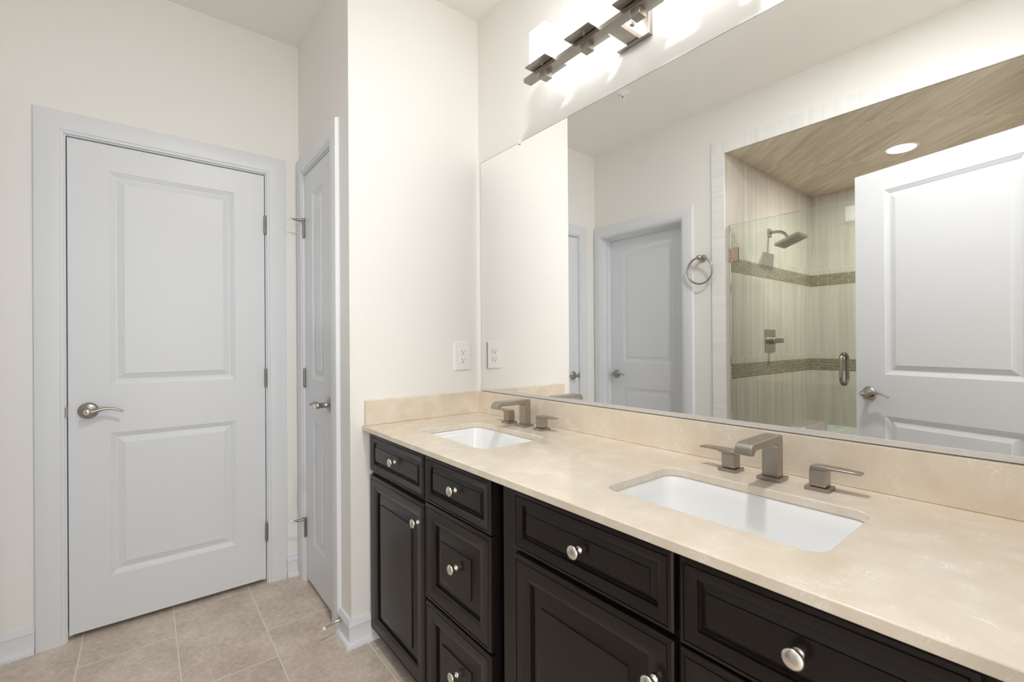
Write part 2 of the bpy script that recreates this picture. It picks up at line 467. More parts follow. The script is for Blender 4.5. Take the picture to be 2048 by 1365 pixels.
# right wall with the entry doorway the photographer stands in
F0, F1 = -1.418, -0.640
b = B()
box(b, XR, XR + 0.12, YB - 0.13, F0 - 0.018, 0, CEIL)
box(b, XR, XR + 0.12, F1 + 0.018, 0.12, 0, CEIL)
box(b, XR, XR + 0.12, F0 - 0.018, F1 + 0.018, OH + 0.018, CEIL)
struct('wall_right', b, M_WALL, 'cream wall with the entry doorway at the right end of the vanity', 'wall')
# bedroom beyond the doorway
b = B()
box(b, 4.3, 4.4, -3.2, 1.2, 0, CEIL); box(b, XR + 0.12, 4.3, 1.1, 1.2, 0, CEIL); box(b, XR + 0.12, 4.3, -3.3, -3.2, 0, CEIL)
box(b, XR + 0.12, 4.4, -3.3, YB - 0.12, CEIL, CEIL + 0.1)
box(b, XR, XR + 0.12, -3.3, YB - 0.13, 0, CEIL)
struct('wall_bedroom', b, M_BED, 'pale bedroom walls beyond the entry doorway', 'wall')

# ---- shower recess
b = B(); box(b, SHX - 0.10, SHX, SHY - 0.1, YB - 0.13, 0, SHT + 0.1)
struct('wall_shower_left', b, M_TILE_L, 'beige streaked tile wall with shower head and valve', 'shower wall')
b = B(); box(b, SHX, S1 + 0.1, SHY - 0.1, SHY, 0, SHT + 0.1)
struct('wall_shower_back', b, M_TILE_B, 'beige streaked tile wall at the back of the shower', 'shower wall')
b = B(); box(b, S1, S1 + 0.1, SHY, YB - 0.13, 0, SHT + 0.1)
struct('wall_shower_right', b, M_TILE_L, 'beige streaked tile wall at the right of the shower', 'shower wall')
b = B(); box(b, SHX, S1, SHY, YB - 0.008, SHT, SHT + 0.012)
struct('ceiling_shower', b, M_TILE_C, 'brown streaked diagonal tile on the shower ceiling', 'shower ceiling')
b = B(); box(b, SHX, S1, SHY, SHY + 0.38, 0.0, 0.496)
struct('trim_1', b, M_TILE_BENCH, 'pale tiled bench across the back of the shower', 'shower bench', bevel=0.003)
# mosaic bands
for nm, z0, z1, wd in (('upper', 1.658, 1.753, 'upper'), ('lower', 0.951, 1.045, 'lower')):
    n = 2 if nm == 'upper' else 4
    b = B(); box(b, SHX, SHX + 0.002, SHY + 0.002, -1.79, z0, z1)
    struct('trim_%d' % n, b, M_MOS_L, wd + ' brown mosaic band on the shower side wall', 'mosaic band')
    b = B(); box(b, SHX, S1, SHY, SHY + 0.002, z0, z1)
    struct('trim_%d' % (n + 1), b, M_MOS_B, wd + ' brown mosaic band on the shower back wall', 'mosaic band')
# pale tile surround of the opening
b = B()
box(b, 0.2760, SHX, YB, YB + 0.010, 0, SHT)
struct('trim_6', b, M_JAMB, 'pale marble-look tile jamb left of the shower opening', 'tile surround')
b = B(); box(b, SHX - 0.012, SHX, YB - 0.13, YB, 0, SHT)
struct('trim_14', b, M_TILE_L, 'beige tiled reveal behind the glass door hinge', 'tile reveal')
b = B()
box(b, S1, S1 + 0.0865, YB, YB + 0.010, 0, SHT)
box(b, S1, S1 + 0.012, YB - 0.13, YB, 0, SHT)
struct('trim_7', b, M_JAMB, 'pale marble-look tile jamb right of the shower opening', 'tile surround')
b = B(); box(b, 0.2760, S1 + 0.0865, YB, YB + 0.010, SHT, SHT + 0.0865)
struct('trim_8', b, M_HEAD, 'pale marble-look tile header above the shower opening', 'tile surround')
b = B(); box(b, SHX, S1, YB - 0.13, YB + 0.01, 0, 0.10)
struct('trim_9', b, M_HEAD, 'pale tiled curb at the foot of the shower opening', 'shower curb', bevel=0.003)

# ---- door casings and jambs (structure trims)
CAS = [(0.0, 0.0), (0.0, 0.010), (0.004, 0.012), (0.009, 0.012), (0.011, 0.016), (0.018, 0.018), (0.078, 0.018), (0.084, 0.016), (0.0865, 0.010), (0.0865, 0.0)]
def casing(name, a0, a1, h, map_, label, w_left=None, jamb=0.115, stop=None):
    """a0..a1 jamb faces along the wall; map_(a, z, out) -> point; out > 0 into the room."""
    b = B(); r = 0.006
    path = [((a0 - r, 0.0), (-1, 0)), ((a0 - r, h + r), (-1, 1)), ((a1 + r, h + r), (1, 1)), ((a1 + r, 0.0), (1, 0))]
    if w_left:
        path[0] = ((a0 - r, 0.0), (-w_left, 0)); path[1] = ((a0 - r, h + r), (-w_left, 1))
    sweep_frame(b, path, CAS, map_)
    def bx(a, c, z0, z1, d0, d1):
        prism(b, [(a, z0), (c, z0), (c, z1), (a, z1)], map_, d0, d1)
    bx(a0 - 0.0175, a0, 0, h, -jamb, 0.0); bx(a1, a1 + 0.0175, 0, h, -jamb, 0.0); bx(a0 - 0.0175, a1 + 0.0175, h, h + 0.0175, -jamb, 0.0)
    if stop:
        s0, s1 = stop
        bx(a0, a0 + 0.011, 0, h, s0, s1); bx(a1 - 0.011, a1, 0, h, s0, s1); bx(a0 + 0.011, a1 - 0.011, h - 0.011, h, s0, s1)
    return struct(name, b, M_TRIM, label, 'door casing', smooth=30)
casing('trim_10', D1a - 0.004, D1b + 0.004, OH, lambda a, z, d: (XL + d, a, z), 'white casing around the wide white door at the left', stop=(-0.075, -0.040))
casing('trim_11', C0, C1, OH, lambda a, z, d: (a, YC - d, z), 'white casing around the narrow closet door', jamb=0.112, stop=(-0.075, -0.040))
casing('trim_12', E0, E1, OH, lambda a, z, d: (a, YB + d, z), 'white casing around the recessed door, seen in the mirror', w_left=0.72, jamb=0.128, stop=(-0.105, -0.06))
b = B()
for a, c, z0, z1 in ((F0 - 0.0175, F0, 0, OH), (F1, F1 + 0.0175, 0, OH), (F0 - 0.0175, F1 + 0.0175, OH, OH + 0.0175)):
    box(b, XR, XR + 0.12, a, c, z0, z1)
box(b, XR + 0.12, XR + 0.136, F0 - 0.09, F0 - 0.004, 0, OH + 0.09); box(b, XR + 0.12, XR + 0.136, F1 + 0.004, F1 + 0.09, 0, OH + 0.09)
box(b, XR + 0.12, XR + 0.136, F0 - 0.004, F1 + 0.004, OH + 0.004, OH + 0.09)
struct('trim_13', b, M_TRIM, 'white jamb of the entry doorway', 'door jamb')

# ---- baseboards
BASE = [(0.0, 0.0), (0.0285, 0.0), (0.0285, 0.006), (0.026, 0.014), (0.020, 0.020), (0.0145, 0.022), (0.0135, 0.024), (0.0135, 0.076), (0.0165, 0.079), (0.0165, 0.083), (0.0125, 0.089), (0.0115, 0.095), (0.0085, 0.101), (0.0, 0.1015)]
def baseboard(name, path, label):
    """path: [(x, y, mitre dx, dy)], profile offset along the mitre direction"""
    b = B()
    rings = [[b.verts.new((x + o * dx, y + o * dy, h)) for o, h in BASE] for x, y, dx, dy in path]
    for p, q in zip(rings, rings[1:]):
        for k in range(len(BASE)):
            j = (k + 1) % len(BASE); b.faces.new((p[k], p[j], q[j], q[k]))
    b.faces.new(rings[0][::-1]); b.faces.new(rings[-1])
    return struct(name, b, M_TRIM, label, 'baseboard', smooth=35)
baseboard('baseboard_column', [(C1 + 0.006 + 0.0865, YC, 0, -1), (0.0, YC, 1, -1), (0.0, -0.475, 1, 0)], 'white moulded baseboard wrapping the corner beside the vanity')
baseboard('baseboard_left', [(XL, YB, 1, 0), (XL, D1a - 0.004 - 0.006 - 0.0865, 1, 0)], 'short white baseboard left of the wide white door')
baseboard('baseboard_corner', [(XL, D1b + 0.004 + 0.006 + 0.0865, 1, 0), (XL, YC, 1, 0)], 'short white baseboard between the two doors in the corner')
baseboard('baseboard_back', [(E1 + 0.093, YB, 0, 1), (0.275, YB, 0, 1)], 'white baseboard on the back wall under the towel ring')

# ================================================================== DOORS
DRING = [(0, 0), (0.002, -0.0020), (0.005, -0.0030), (0.0185, -0.0115), (0.0225, -0.0120), (0.0455, -0.0040), (0.0466, -0.0020), (0.050, -0.0020)]
def lever_set(parent, P, side=1):
    """rose, neck and wave lever; P(u, v, n): u towards the lever tip, v up, n out of the door"""
    M = Matrix(((*[0] * 4,),) * 4)
    o = Vector(P(0, 0, 0)); U = Vector(P(1, 0, 0)) - o; V = Vector(P(0, 1, 0)) - o; N = Vector(P(0, 0, 1)) - o
    M = Matrix(((U.x, V.x, N.x, o.x), (U.y, V.y, N.y, o.y), (U.z, V.z, N.z, o.z), (0, 0, 0, 1)))
    b = B()
    lathe(b, [(0.0335, 0), (0.0335, 0.003), (0.032, 0.006), (0.026, 0.0105), (0.0185, 0.013), (0.0175, 0.015), (0.0125, 0.0165), (0.0115, 0.019), (0.0115, 0.046), (0.0135, 0.049), (0.0135, 0.058), (0.0115, 0.061), (0.0, 0.061)], M, 36)
    h = obj('door_handle', b, M_NICK, parent, smooth=35)
    b = B()
    pts = []; rad = []
    for i in range(21):
        t = i / 20
        u = 0.004 + 0.108 * t
        v = -0.001 + 0.011 * math.sin(PI * max(0, (t - 0.12)) / 0.88 * 1.0) * (1 if t > 0.12 else 0) - 0.006 * t * t
        n = 0.0525 - 0.004 * math.sin(PI * t)
        pts.append(M @ Vector((u, v, n)))
        rad.append(0.0105 * (1 - t) ** 1.6 + 0.0062)
    tube(b, pts, rad, 14, flat=0.62, up=V)
    obj('lever', b, M_NICK, h, smooth=50)
    b = B(); lathe(b, [(0.0075, 0.0605), (0.0075, 0.0625), (0.006, 0.0632), (0.0, 0.0632)], M, 20)
    obj('lock_button', b, M_NICKB, h, smooth=35)
    b = B(); lathe(b, [(0.0018, 0.063), (0.0018, 0.0636), (0, 0.0636)], M, 10)
    obj('lock_slot', b, M_BLACK, h)
    return h
def hinge(parent, P, stop=0):
    """knuckle barrel standing on the leaf's edge; P(u, v, n): u along the wall away from the door"""
    o = Vector(P(0, 0, 0)); U = Vector(P(1, 0, 0)) - o; V = Vector(P(0, 1, 0)) - o; N = Vector(P(0, 0, 1)) - o
    b = B()
    prof = [(0.0, -0.049), (0.0035, -0.0485), (0.0045, -0.0455)]
    z = -0.0445
    for k in range(5):
        prof += [(0.0058, z), (0.0058, z + 0.0168), (0.0048, z + 0.0172), (0.0048, z + 0.0176)]; z += 0.0178
    prof += [(0.0045, 0.0455), (0.0035, 0.0485), (0.0, 0.049)]
    M = Matrix(((U.x, N.x, V.x, o.x), (U.y, N.y, V.y, o.y), (U.z, N.z, V.z, o.z), (0, 0, 0, 1))) @ Matrix.Translation((0, 0.006, 0))
    lathe(b, prof, M, 18)
    def bx(u0, u1, v0, v1, n0, n1):
        prism(b, [(u0, v0), (u1, v0), (u1, v1), (u0, v1)], P, n0, n1)
    bx(-0.0035, 0.0035, -0.0445, 0.0445, -0.004, 0.003)
    h = obj('hinge', b, M_HINGE, parent, smooth=40)
    if stop:
        b = B()
        # hinge-pin door stop: collar plate with a long and a short arm
        top = 0.047
        prism(b, [(-0.009, top - 0.003), (0.010, top - 0.003), (0.010, top + 0.001), (-0.009, top + 0.001)], P, -0.002, 0.016)
        tube(b, [P(0.0, top - 0.006, 0.010), P(0.004, top - 0.008, 0.030), P(0.010, top - 0.007, 0.052)], [0.0068, 0.0066, 0.005], 10)
        tube(b, [P(0.010, top - 0.007, 0.050), P(0.013, top - 0.004, 0.064)], [0.0022, 0.0022], 8)
        obj('hinge_pin_stop', b, M_HINGE, h, smooth=40)
        b = B(); lathe(b, [(0.006, 0), (0.0065, 0.004), (0.005, 0.008), (0, 0.009)], Matrix.Translation(P(0.013, top - 0.006, 0.064)) @ Vector((N.x, N.y, N.z)).to_track_quat('Z', 'Y').to_matrix().to_4x4(), 14)
        obj('stop_pad', b, M_RUB, h, smooth=40)
    return h
def std_panels(W, m=0.1295):
    z = 0.0215
    return [(m, W - m, 0.2245 - z, 0.8265 - z), (m, W - m, 1.030 - z, 1.934 - z)]
# door 1 (left wall): leaf face flush with the wall plane
W1 = D1b - D1a
P1 = lambda u, v, d: (XL + d, D1a + u, 0.0215 + v)
b = B(); slab_with_panels(b, W1, DH - 0.0215, 0.035, std_panels(W1), DRING, P1)
d1 = struct('door_1', b, M_TRIM, 'wide white two-panel door with a lever handle on its left side', 'door', smooth=25)
lever_set(d1, lambda u, v, n: (XL + n, D1a + 0.0605 + u, 0.928 + v))
for z in (1.797, 1.029, 0.256):
    hinge(d1, lambda u, v, n, z=z: (XL + n, D1b + 0.002 + u, z + v))
b = B(); lathe(b, [(0.0125, 0), (0.0125, 0.0015), (0.0, 0.0015)], Matrix(), 24)
# strike lip visible at the latch side
b.free(); b = B()
prism(b, [(-0.004, -0.022), (-0.0095, -0.017), (-0.0115, 0.0), (-0.0095, 0.017), (-0.004, 0.022), (0.0, 0.022), (0.0, -0.022)], lambda a, z, d: (XL + d, D1a - 0.001 + a, 0.928 + z), -0.004, 0.0035)
obj('strike_plate', b, M_HINGE, d1)
# closet door
WC = C1 - C0 - 0.006
PC = lambda u, v, d: (C0 + 0.003 + u, YC - d, 0.0215 + v)
b = B(); slab_with_panels(b, WC, DH - 0.0215, 0.035, std_panels(WC, 0.125), DRING, PC)
dc = struct('door_2', b, M_TRIM, 'narrow white closet door in the corner, hinge stops on its left', 'door', smooth=25)
lever_set(dc, lambda u, v, n: (C1 - 0.0400 - u, YC - n, 0.930 + v))
for z, s in ((1.783, 1), (1.027, 0), (0.272, 1)):
    hinge(dc, lambda u, v, n, z=z: (C0 + 0.001 - u, YC - n, z + v), stop=s)
# door seen recessed in the mirror (door 3)
W3 = E1 - E0 - 0.006
P3 = lambda u, v, d: (E0 + 0.003 + u, YB - 0.107 + d, 0.0215 + v)
b = B(); slab_with_panels(b, W3, DH - 0.0215, 0.021, std_panels(W3), [(i, d * 0.85) for i, d in DRING], P3)
d3 = struct('door_3', b, M_TRIM, 'white two-panel door set back in its casing, seen in the mirror left of the towel ring', 'door', smooth=25)
lever_set(d3, lambda u, v, n: (E0 + 0.066 + u, YB - 0.107 + n, 0.932 + v))
# entry door standing open in front of the shower (door 4)
ang = math.radians(16.7)
W4 = 0.760
d4p = Vector((1.087, -1.6234, 0)); du = Vector((math.cos(ang), math.sin(ang), 0)); dn = Vector((-math.sin(ang), math.cos(ang), 0))
P4 = lambda u, v, d: tuple(d4p + du * u + dn * d + Vector((0, 0, 0.0215 + v)))
b = B(); slab_with_panels(b, W4, 2.040 - 0.0215, 0.035, std_panels(W4, 0.133), DRING, P4)
d4 = struct('door_4', b, M_TRIM, 'white entry door standing open in front of the shower, seen in the mirror', 'door', smooth=25)
lever_set(d4, lambda u, v, n: tuple(d4p + du * (0.062 + u) + dn * n + Vector((0, 0, 0.930 + v))))
for z in (1.797, 1.029, 0.256):
    hinge(d4, lambda u, v, n, z=z: tuple(d4p + du * (W4 + 0.002 + u) + dn * n + Vector((0, 0, z + v))))
b = B(); prism(b, [(-0.011, -0.028), (0.011, -0.028), (0.011, 0.028), (-0.011, 0.028)], lambda a, z, d: tuple(d4p + du * d + dn * (-0.0175 + a) + Vector((0, 0, 0.93 + z))), -0.0012, 0.0)
obj('latch_plate', b, M_HINGE, d4)
# spring door stop on the corner baseboard
t = thing('door_stop', 'small nickel door stop with a white tip on the baseboard by the vanity corner', 'door stop', (-0.085, YC - 0.0135, 0.070))
Md = Matrix.Rotation(math.radians(8), 4, 'Z') @ Matrix.Rotation(math.radians(97), 4, 'X')
b = B(); lathe(b, [(0.0125, -0.001), (0.0125, 0.002), (0.0095, 0.006), (0.0065, 0.016), (0.0048, 0.030), (0.0040, 0.045), (0.0036, 0.066), (0.0, 0.066)], Md, 20)
obj('stem', b, M_NICK, t, smooth=35)
b = B(); lathe(b, [(0.0, 0.065), (0.0066, 0.0655), (0.007, 0.070), (0.0062, 0.0755), (0.0, 0.077)], Md, 18)
obj('rubber_tip', b, M_RUB, t, smooth=40)

# ================================================================== VANITY
YF = -0.555            # front faces
YFR = -0.535           # face frame plane
ZB = 0.052
def small_rings():
    return [(0, -0.005), (0.003, -0.001), (0.008, 0.0), (0.0088, -0.0022), (0.0112, -0.0022), (0.0125, 0.0), (0.021, -0.0008), (0.0285, -0.0038), (0.0315, -0.0045), (0.0322, -0.0110), (0.0350, -0.0115), (0.0475, -0.0055), (0.0481, -0.0030), (0.0495, -0.0030)]
def big_rings():
    return [(0, -0.005), (0.003, -0.001), (0.009, 0.0), (0.0098, -0.0022), (0.0122, -0.0022), (0.0135, 0.0), (0.030, -0.0004), (0.043, -0.0032), (0.0530, -0.0062), (0.0565, -0.0058), (0.0575, -0.0135), (0.0640, -0.0140), (0.0965, -0.0060), (0.0972, -0.0030), (0.0990, -0.0030)]
def front(parent, name, x0, x1, z0, z1, big, ox):
    b = B()
    P = lambda u, v, d: (x0 + u - ox, YF - d, z0 + v)
    W_, H_ = x1 - x0, z1 - z0
    rings = big_rings() if big else small_rings()
    lo = panel_rings(b, 0, W_, 0, H_, rings, P)
    back = [b.verts.new(P(*q, -0.0195)) for q in ((0, 0), (W_, 0), (W_, H_), (0, H_))]
    for i in range(4):
        j = (i + 1) % 4; b.faces.new((lo[j], lo[i], back[i], back[j]))
    b.faces.new(back[::-1])
    return obj(name, b, M_CAB, parent, smooth=22)
def knob(parent, x, z, ox, d=0.0030):
    b = B()
    M = Matrix.Translation((x - ox, YF + d, z)) @ Matrix.Rotation(PI / 2, 4, 'X')
    lathe(b, [(0.0085, 0.0), (0.0085, 0.0015), (0.0076, 0.0030), (0.0048, 0.0055), (0.0042, 0.0090), (0.0046, 0.0130), (0.0070, 0.0160), (0.0125, 0.0175), (0.0150, 0.0195), (0.0152, 0.0215), (0.0140, 0.0240), (0.0105, 0.0262), (0.0055, 0.0275), (0.0, 0.0280)], M, 36)
    return obj('knob', b, M_NICKB, parent, smooth=50)
def cabinet(name, label, x0, x1, ends):
    t = thing(name, label, 'vanity cabinet', (x0, 0, 0), group='vanity base cabinets')
    b = B()
    f = 0.018
    box(b, 0, f, YFR, -0.003, ZB, 0.8465); box(b, x1 - x0 - f, x1 - x0, YFR, -0.003, ZB, 0.8465)
    box(b, f, x1 - x0 - f, YFR, -0.003, ZB, ZB + f)
    box(b, f, x1 - x0 - f, YFR, YFR + f, ZB + f, 0.8465)
    box(b, f, x1 - x0 - f, -0.02, -0.003, ZB + f, 0.8465)
    box(b, 0.0, x1 - x0, -0.47, -0.455, 0.0, ZB)
    obj('carcass', b, M_CAB, t)
    return t
ZD0, ZD1 = 0.6865, 0.8350
cl = cabinet('vanity_cabinet', 'dark espresso base cabinet under the far sink, beside the wall corner', 0.004, 0.846, 0)
ox = 0.004
for x0, x1 in ((0.0205, 0.4735), (0.4840, 0.8425)):
    d = front(cl, 'drawer', x0, x1, ZD0, ZD1, False, ox)
    knob(d, (x0 + x1) / 2 + 0.004, 0.7655, ox)
d = front(cl, 'cabinet_door', 0.0205, 0.4735, ZB, 0.6690, True, ox); knob(d, 0.4360, 0.6020, ox, 0.0)
d = front(cl, 'drawer', 0.4840, 0.8425, 0.3740, 0.6820, True, ox); knob(d, 0.6700, 0.5380, ox)
d = front(cl, 'drawer', 0.4840, 0.8425, ZB, 0.3650, True, ox); knob(d, 0.6700, 0.2230, ox)
b = B(); box(b, 0.8465 - ox, 0.8765 - ox, -0.42, -0.40, ZB, 0.8465)
obj('filler_strip', b, M_GAPSHADE, cl)
cr = cabinet('vanity_cabinet', 'dark espresso base cabinet under the near sink, in the foreground', 0.877, 1.8340, 0)
ox = 0.877
for x0, x1 in ((0.9400, 1.3800), (1.3920, 1.7590)):
    d = front(cr, 'drawer', x0, x1, ZD0 - 0.002 if x0 > 1 else ZD0 + 0.005, ZD1, False, ox)
    knob(d, (x0 + x1) / 2, 0.7615, ox)
d = front(cr, 'cabinet_door', 0.9400, 1.3800, ZB, 0.6785, True, ox); knob(d, 1.3430, 0.5950, ox, 0.0)
d = front(cr, 'drawer', 1.3920, 1.7590, 0.3740, 0.6780, True, ox); knob(d, 1.5755, 0.5280, ox)
d = front(cr, 'drawer', 1.3920, 1.7590, ZB, 0.3650, True, ox); knob(d, 1.5755, 0.2230, ox)

# worktop with two sink cut-outs
def slab_holes(b, X0, X1, Y0, Y1, Z0, Z1, holes):
    xs = [X0]
    for h in holes: xs += [h[0] - 0.05, h[1] + 0.05]
    xs.append(X1)
    def quad(pts): b.faces.new([b.verts.new(p) for p in pts])
    for i in range(0, len(xs), 2):
        for z in (Z0, Z1): quad([(xs[i], Y0, z), (xs[i + 1], Y0, z), (xs[i + 1], Y1, z), (xs[i], Y1, z)])
    k = 8
    for h in holes:
        inner = rrect(h[0], h[1], h[2], h[3], h[4], k)
        a0, a1 = h[0] - 0.05, h[1] + 0.05
        cor = [(a1, Y1), (a0, Y1), (a0, Y0), (a1, Y0)]
        outer = []
        for c in range(4):
            for i in range(k + 1):
                px, py = inner[c * (k + 1) + i]
                m = k // 2; cx, cy = cor[c]
                if i == m: outer.append((cx, cy)); continue
                first = i < m
                # corners 0,2 start on the vertical side; 1,3 on the horizontal side
                onv = (first and c in (0, 2)) or ((not first) and c in (1, 3))
                f = (i / m) if first else ((k - i) / m)
                if onv: outer.append((cx, py + (cy - py) * f))
                else: outer.append((px + (cx - px) * f, cy))
        n = len(inner)
        for z in (Z0, Z1):
            iv = [b.verts.new((*p, z)) for p in inner]; ov = [b.verts.new((*p, z)) for p in outer]
            for i in range(n):
                j = (i + 1) % n; b.faces.new((iv[i], iv[j], ov[j], ov[i]))
            if z == Z0: lo, loo = iv, ov
            else: hi, hio = iv, ov
        for i in range(n):
            j = (i + 1) % n
            b.faces.new((lo[i], lo[j], hi[j], hi[i]))
            for Y in (Y0, Y1):
                if abs(outer[i][1] - Y) < 1e-7 and abs(outer[j][1] - Y) < 1e-7:
                    b.faces.new((loo[i], loo[j], hio[j], hio[i]))
    for i in range(0, len(xs), 2):
        for Y in (Y0, Y1): quad([(xs[i], Y, Z0), (xs[i + 1], Y, Z0), (xs[i + 1], Y, Z1), (xs[i], Y, Z1)])
    for X in (X0, X1): quad([(X, Y0, Z0), (X, Y1, Z0), (X, Y1, Z1), (X, Y0, Z1)])
HOLES = [(0.243, 0.663, -0.4465, -0.1765, 0.035), (1.137, 1.5750, -0.4480, -0.1780, 0.035)]
b = B(); slab_holes(b, 0.0005, 1.8365, -0.5800, -0.0005, CT - 0.0195, CT, HOLES)
tag(obj('countertop', b, M_STONE, bevel=0.0022, smooth=35), 'long cream marble-look countertop with two sink cut-outs', 'countertop')
b = B(); box(b, 0.021, 1.8365, -0.0205, -0.0005, CT + 0.0003, 0.9680)
tag(obj('backsplash', b, M_STONE, bevel=0.0015), 'long cream stone backsplash strip under the mirror', 'backsplash')
b = B(); box(b, 0.0005, 0.0205, -0.5700, -0.0005, CT + 0.0003, 0.9680)
tag(obj('backsplash', b, M_STONE, bevel=0.0015), 'short cream stone side splash on the wall below the outlet', 'backsplash')

def sink(h, label):
    x0, x1, y0, y1, r = h
    cx, cy = (x0 + x1) / 2, (y0 + y1) / 2
    hw, hh = (x1 - x0) / 2, (y1 - y0) / 2
    zt = CT - 0.0200    # underside of the slab
    t = thing('sink', label, 'sink', (cx, cy, zt - 0.155), group='undermount basins in the countertop')
    b = B(); k = 8
    spec = [(0.028, 0.0, 0.045), (0.004, 0.0, 0.037), (0.001, -0.003, 0.036), (-0.004, -0.030, 0.038), (-0.009, -0.085, 0.042), (-0.016, -0.118, 0.048), (-0.030, -0.134, 0.055), (-0.060, -0.141, 0.06), (-0.11, -0.145, 0.02)]
    loops = []
    for off, dz, rr in spec:
        pts = rrect(-hw - off, hw + off, -hh - off, hh + off, min(rr, hh + off - 0.002), k)
        loops.append([b.verts.new((x, y, 0.155 + dz)) for x, y in pts])
    outer = []
    for off, dz, rr in ((0.028, -0.008, 0.045), (0.008, -0.012, 0.04), (0.002, -0.10, 0.05), (-0.03, -0.152, 0.06)):
        pts = rrect(-hw - off, hw + off, -hh - off, hh + off, rr, k)
        outer.append([b.verts.new((x, y, 0.155 + dz)) for x, y in pts])
    seq = outer[::-1] + loops
    for a, c in zip(seq, seq[1:]):
        for i in range(len(a)):
            j = (i + 1) % len(a); b.faces.new((a[i], a[j], c[j], c[i]))
    b.faces.new(loops[-1]); b.faces.new(outer[-1][::-1])
    obj('basin', b, M_PORC, t, smooth=50)
    b = B(); lathe(b, [(0.0, 0.0085), (0.023, 0.0105), (0.030, 0.0122), (0.031, 0.0112), (0.031, 0.0095)][::-1], Matrix.Translation((0, 0.02, 0)), 32)
    obj('drain', b, M_NICK, t, smooth=40)
    return t
sink(HOLES[0], 'white rectangular undermount basin at the far end of the countertop')
sink(HOLES[1], 'white rectangular undermount basin in the near half of the countertop')

# faucets
def faucet(x, y, label):
    t = thing('faucet', label, 'faucet', (x, y, CT), group='widespread faucets on the countertop')
    # spout: side outline in (y, z), front is -y
    pl = [(0.013, 0.0085), (0.013, 0.100), (0.0120, 0.1045), (0.009, 0.1072), (0.004, 0.1080), (-0.060, 0.1075), (-0.134, 0.1070), (-0.1415, 0.1055), (-0.1480, 0.1015), (-0.1525, 0.0955), (-0.1550, 0.0885), (-0.1558, 0.0815), (-0.1390, 0.0800), (-0.1370, 0.0835), (-0.1325, 0.0885), (-0.1260, 0.0905), (-0.024, 0.0905), (-0.0185, 0.0885), (-0.0160, 0.0850), (-0.0150, 0.079), (-0.0150, 0.0085)]
    b = B(); prism(b, pl, lambda a, z, d: (d, a, z), -0.0185, 0.0185)
    s = obj('spout', b, M_NICK, t, smooth=40, bevel=0.0014, seg=3)
    b = B(); box(b, -0.026, 0.026, -0.028, 0.024, 0.0, 0.0088)
    obj('spout_base', b, M_NICK, s, bevel=0.0012)
    for sd in (-1, 1):
        hx = sd * 0.0995
        b = B(); box(b, hx - 0.0165, hx + 0.0165, -0.019, 0.014, 0.0095, 0.0450)
        h = obj('handle', b, M_NICK, t, bevel=0.0016)
        b = B(); box(b, hx - 0.0235, hx + 0.0235, -0.026, 0.021, 0.0, 0.0086)
        obj('handle_base', b, M_NICK, h, bevel=0.0012)
        b = B()
        # blade: outline from above, thin, tip dipping slightly
        side = [(-0.0150, 0.0440), (-0.0150, 0.0512), (0.000, 0.0530), (0.030, 0.0528), (0.058, 0.0522), (0.0770, 0.0512), (0.0800, 0.0492), (0.0785, 0.0472), (0.058, 0.0478), (0.033, 0.0478), (0.0255, 0.0466), (0.0215, 0.0440)]
        side = [(u, z + 0.0012) for u, z in side]
        n = len(side); A = []; C = []
        for u, z in side:
            wv = 0.0155 if u < 0.02 else 0.0155 - 0.0045 * (u - 0.02) / 0.075
            A.append(b.verts.new((hx + sd * u, -0.0025 - wv, z))); C.append(b.verts.new((hx + sd * u, -0.0025 + wv, z)))
        for i in range(n):
            j = (i + 1) % n; b.faces.new((A[i], A[j], C[j], C[i]))
        b.faces.new(A[::-1]); b.faces.new(C)
        obj('lever', b, M_NICK, h, smooth=30, bevel=0.0008)
    return t
faucet(1.3575, -0.0880, 'brushed nickel widespread faucet with two lever handles, behind the near basin')
faucet(0.4390, -0.0870, 'brushed nickel widespread faucet with two lever handles, behind the far basin')

# ================================================================== MIRROR
MX0, MX1, MZ0, MZ1 = 0.0265, 1.8300, 0.9810, 2.0550
t = thing('mirror', 'wide frameless wall mirror above the backsplash', 'mirror', ((MX0 + MX1) / 2, 0, MZ0))
cxm = (MX0 + MX1) / 2
b = B(); box(b, MX0 - cxm, MX1 - cxm, -0.0060, -0.0005, 0, MZ1 - MZ0)
obj('mirror_edge', b, M_MEDGE, t)
b = B(); box(b, MX0 - cxm + 0.0016, MX1 - cxm, -0.0064, -0.0060, 0, MZ1 - MZ0 - 0.0018)
obj('mirror_glass', b, M_MIRR, t)
b = B(); prism(b, [(-0.0005, -0.0105), (-0.0095, -0.0105), (-0.0095, 0.0015), (-0.0068, 0.0015), (-0.0068, -0.0035), (-0.0005, -0.0035)], lambda a, z, d: (d, a, z), MX0 - cxm - 0.004, MX1 - cxm)
obj('bottom_channel', b, M_ALU, t)
for xk in (0.317, 1.45):
    b = B(); prism(b, [(-0.007, -0.009), (0.007, -0.009), (0.0075, 0.004), (0.004, 0.010), (-0.004, 0.010), (-0.0075, 0.004)], lambda a, z, d: (a + xk - cxm, d, MZ1 - MZ0 + z), -0.0105, -0.0006)
    obj('mirror_clip', b, M_CLEAR, t, bevel=0.001)

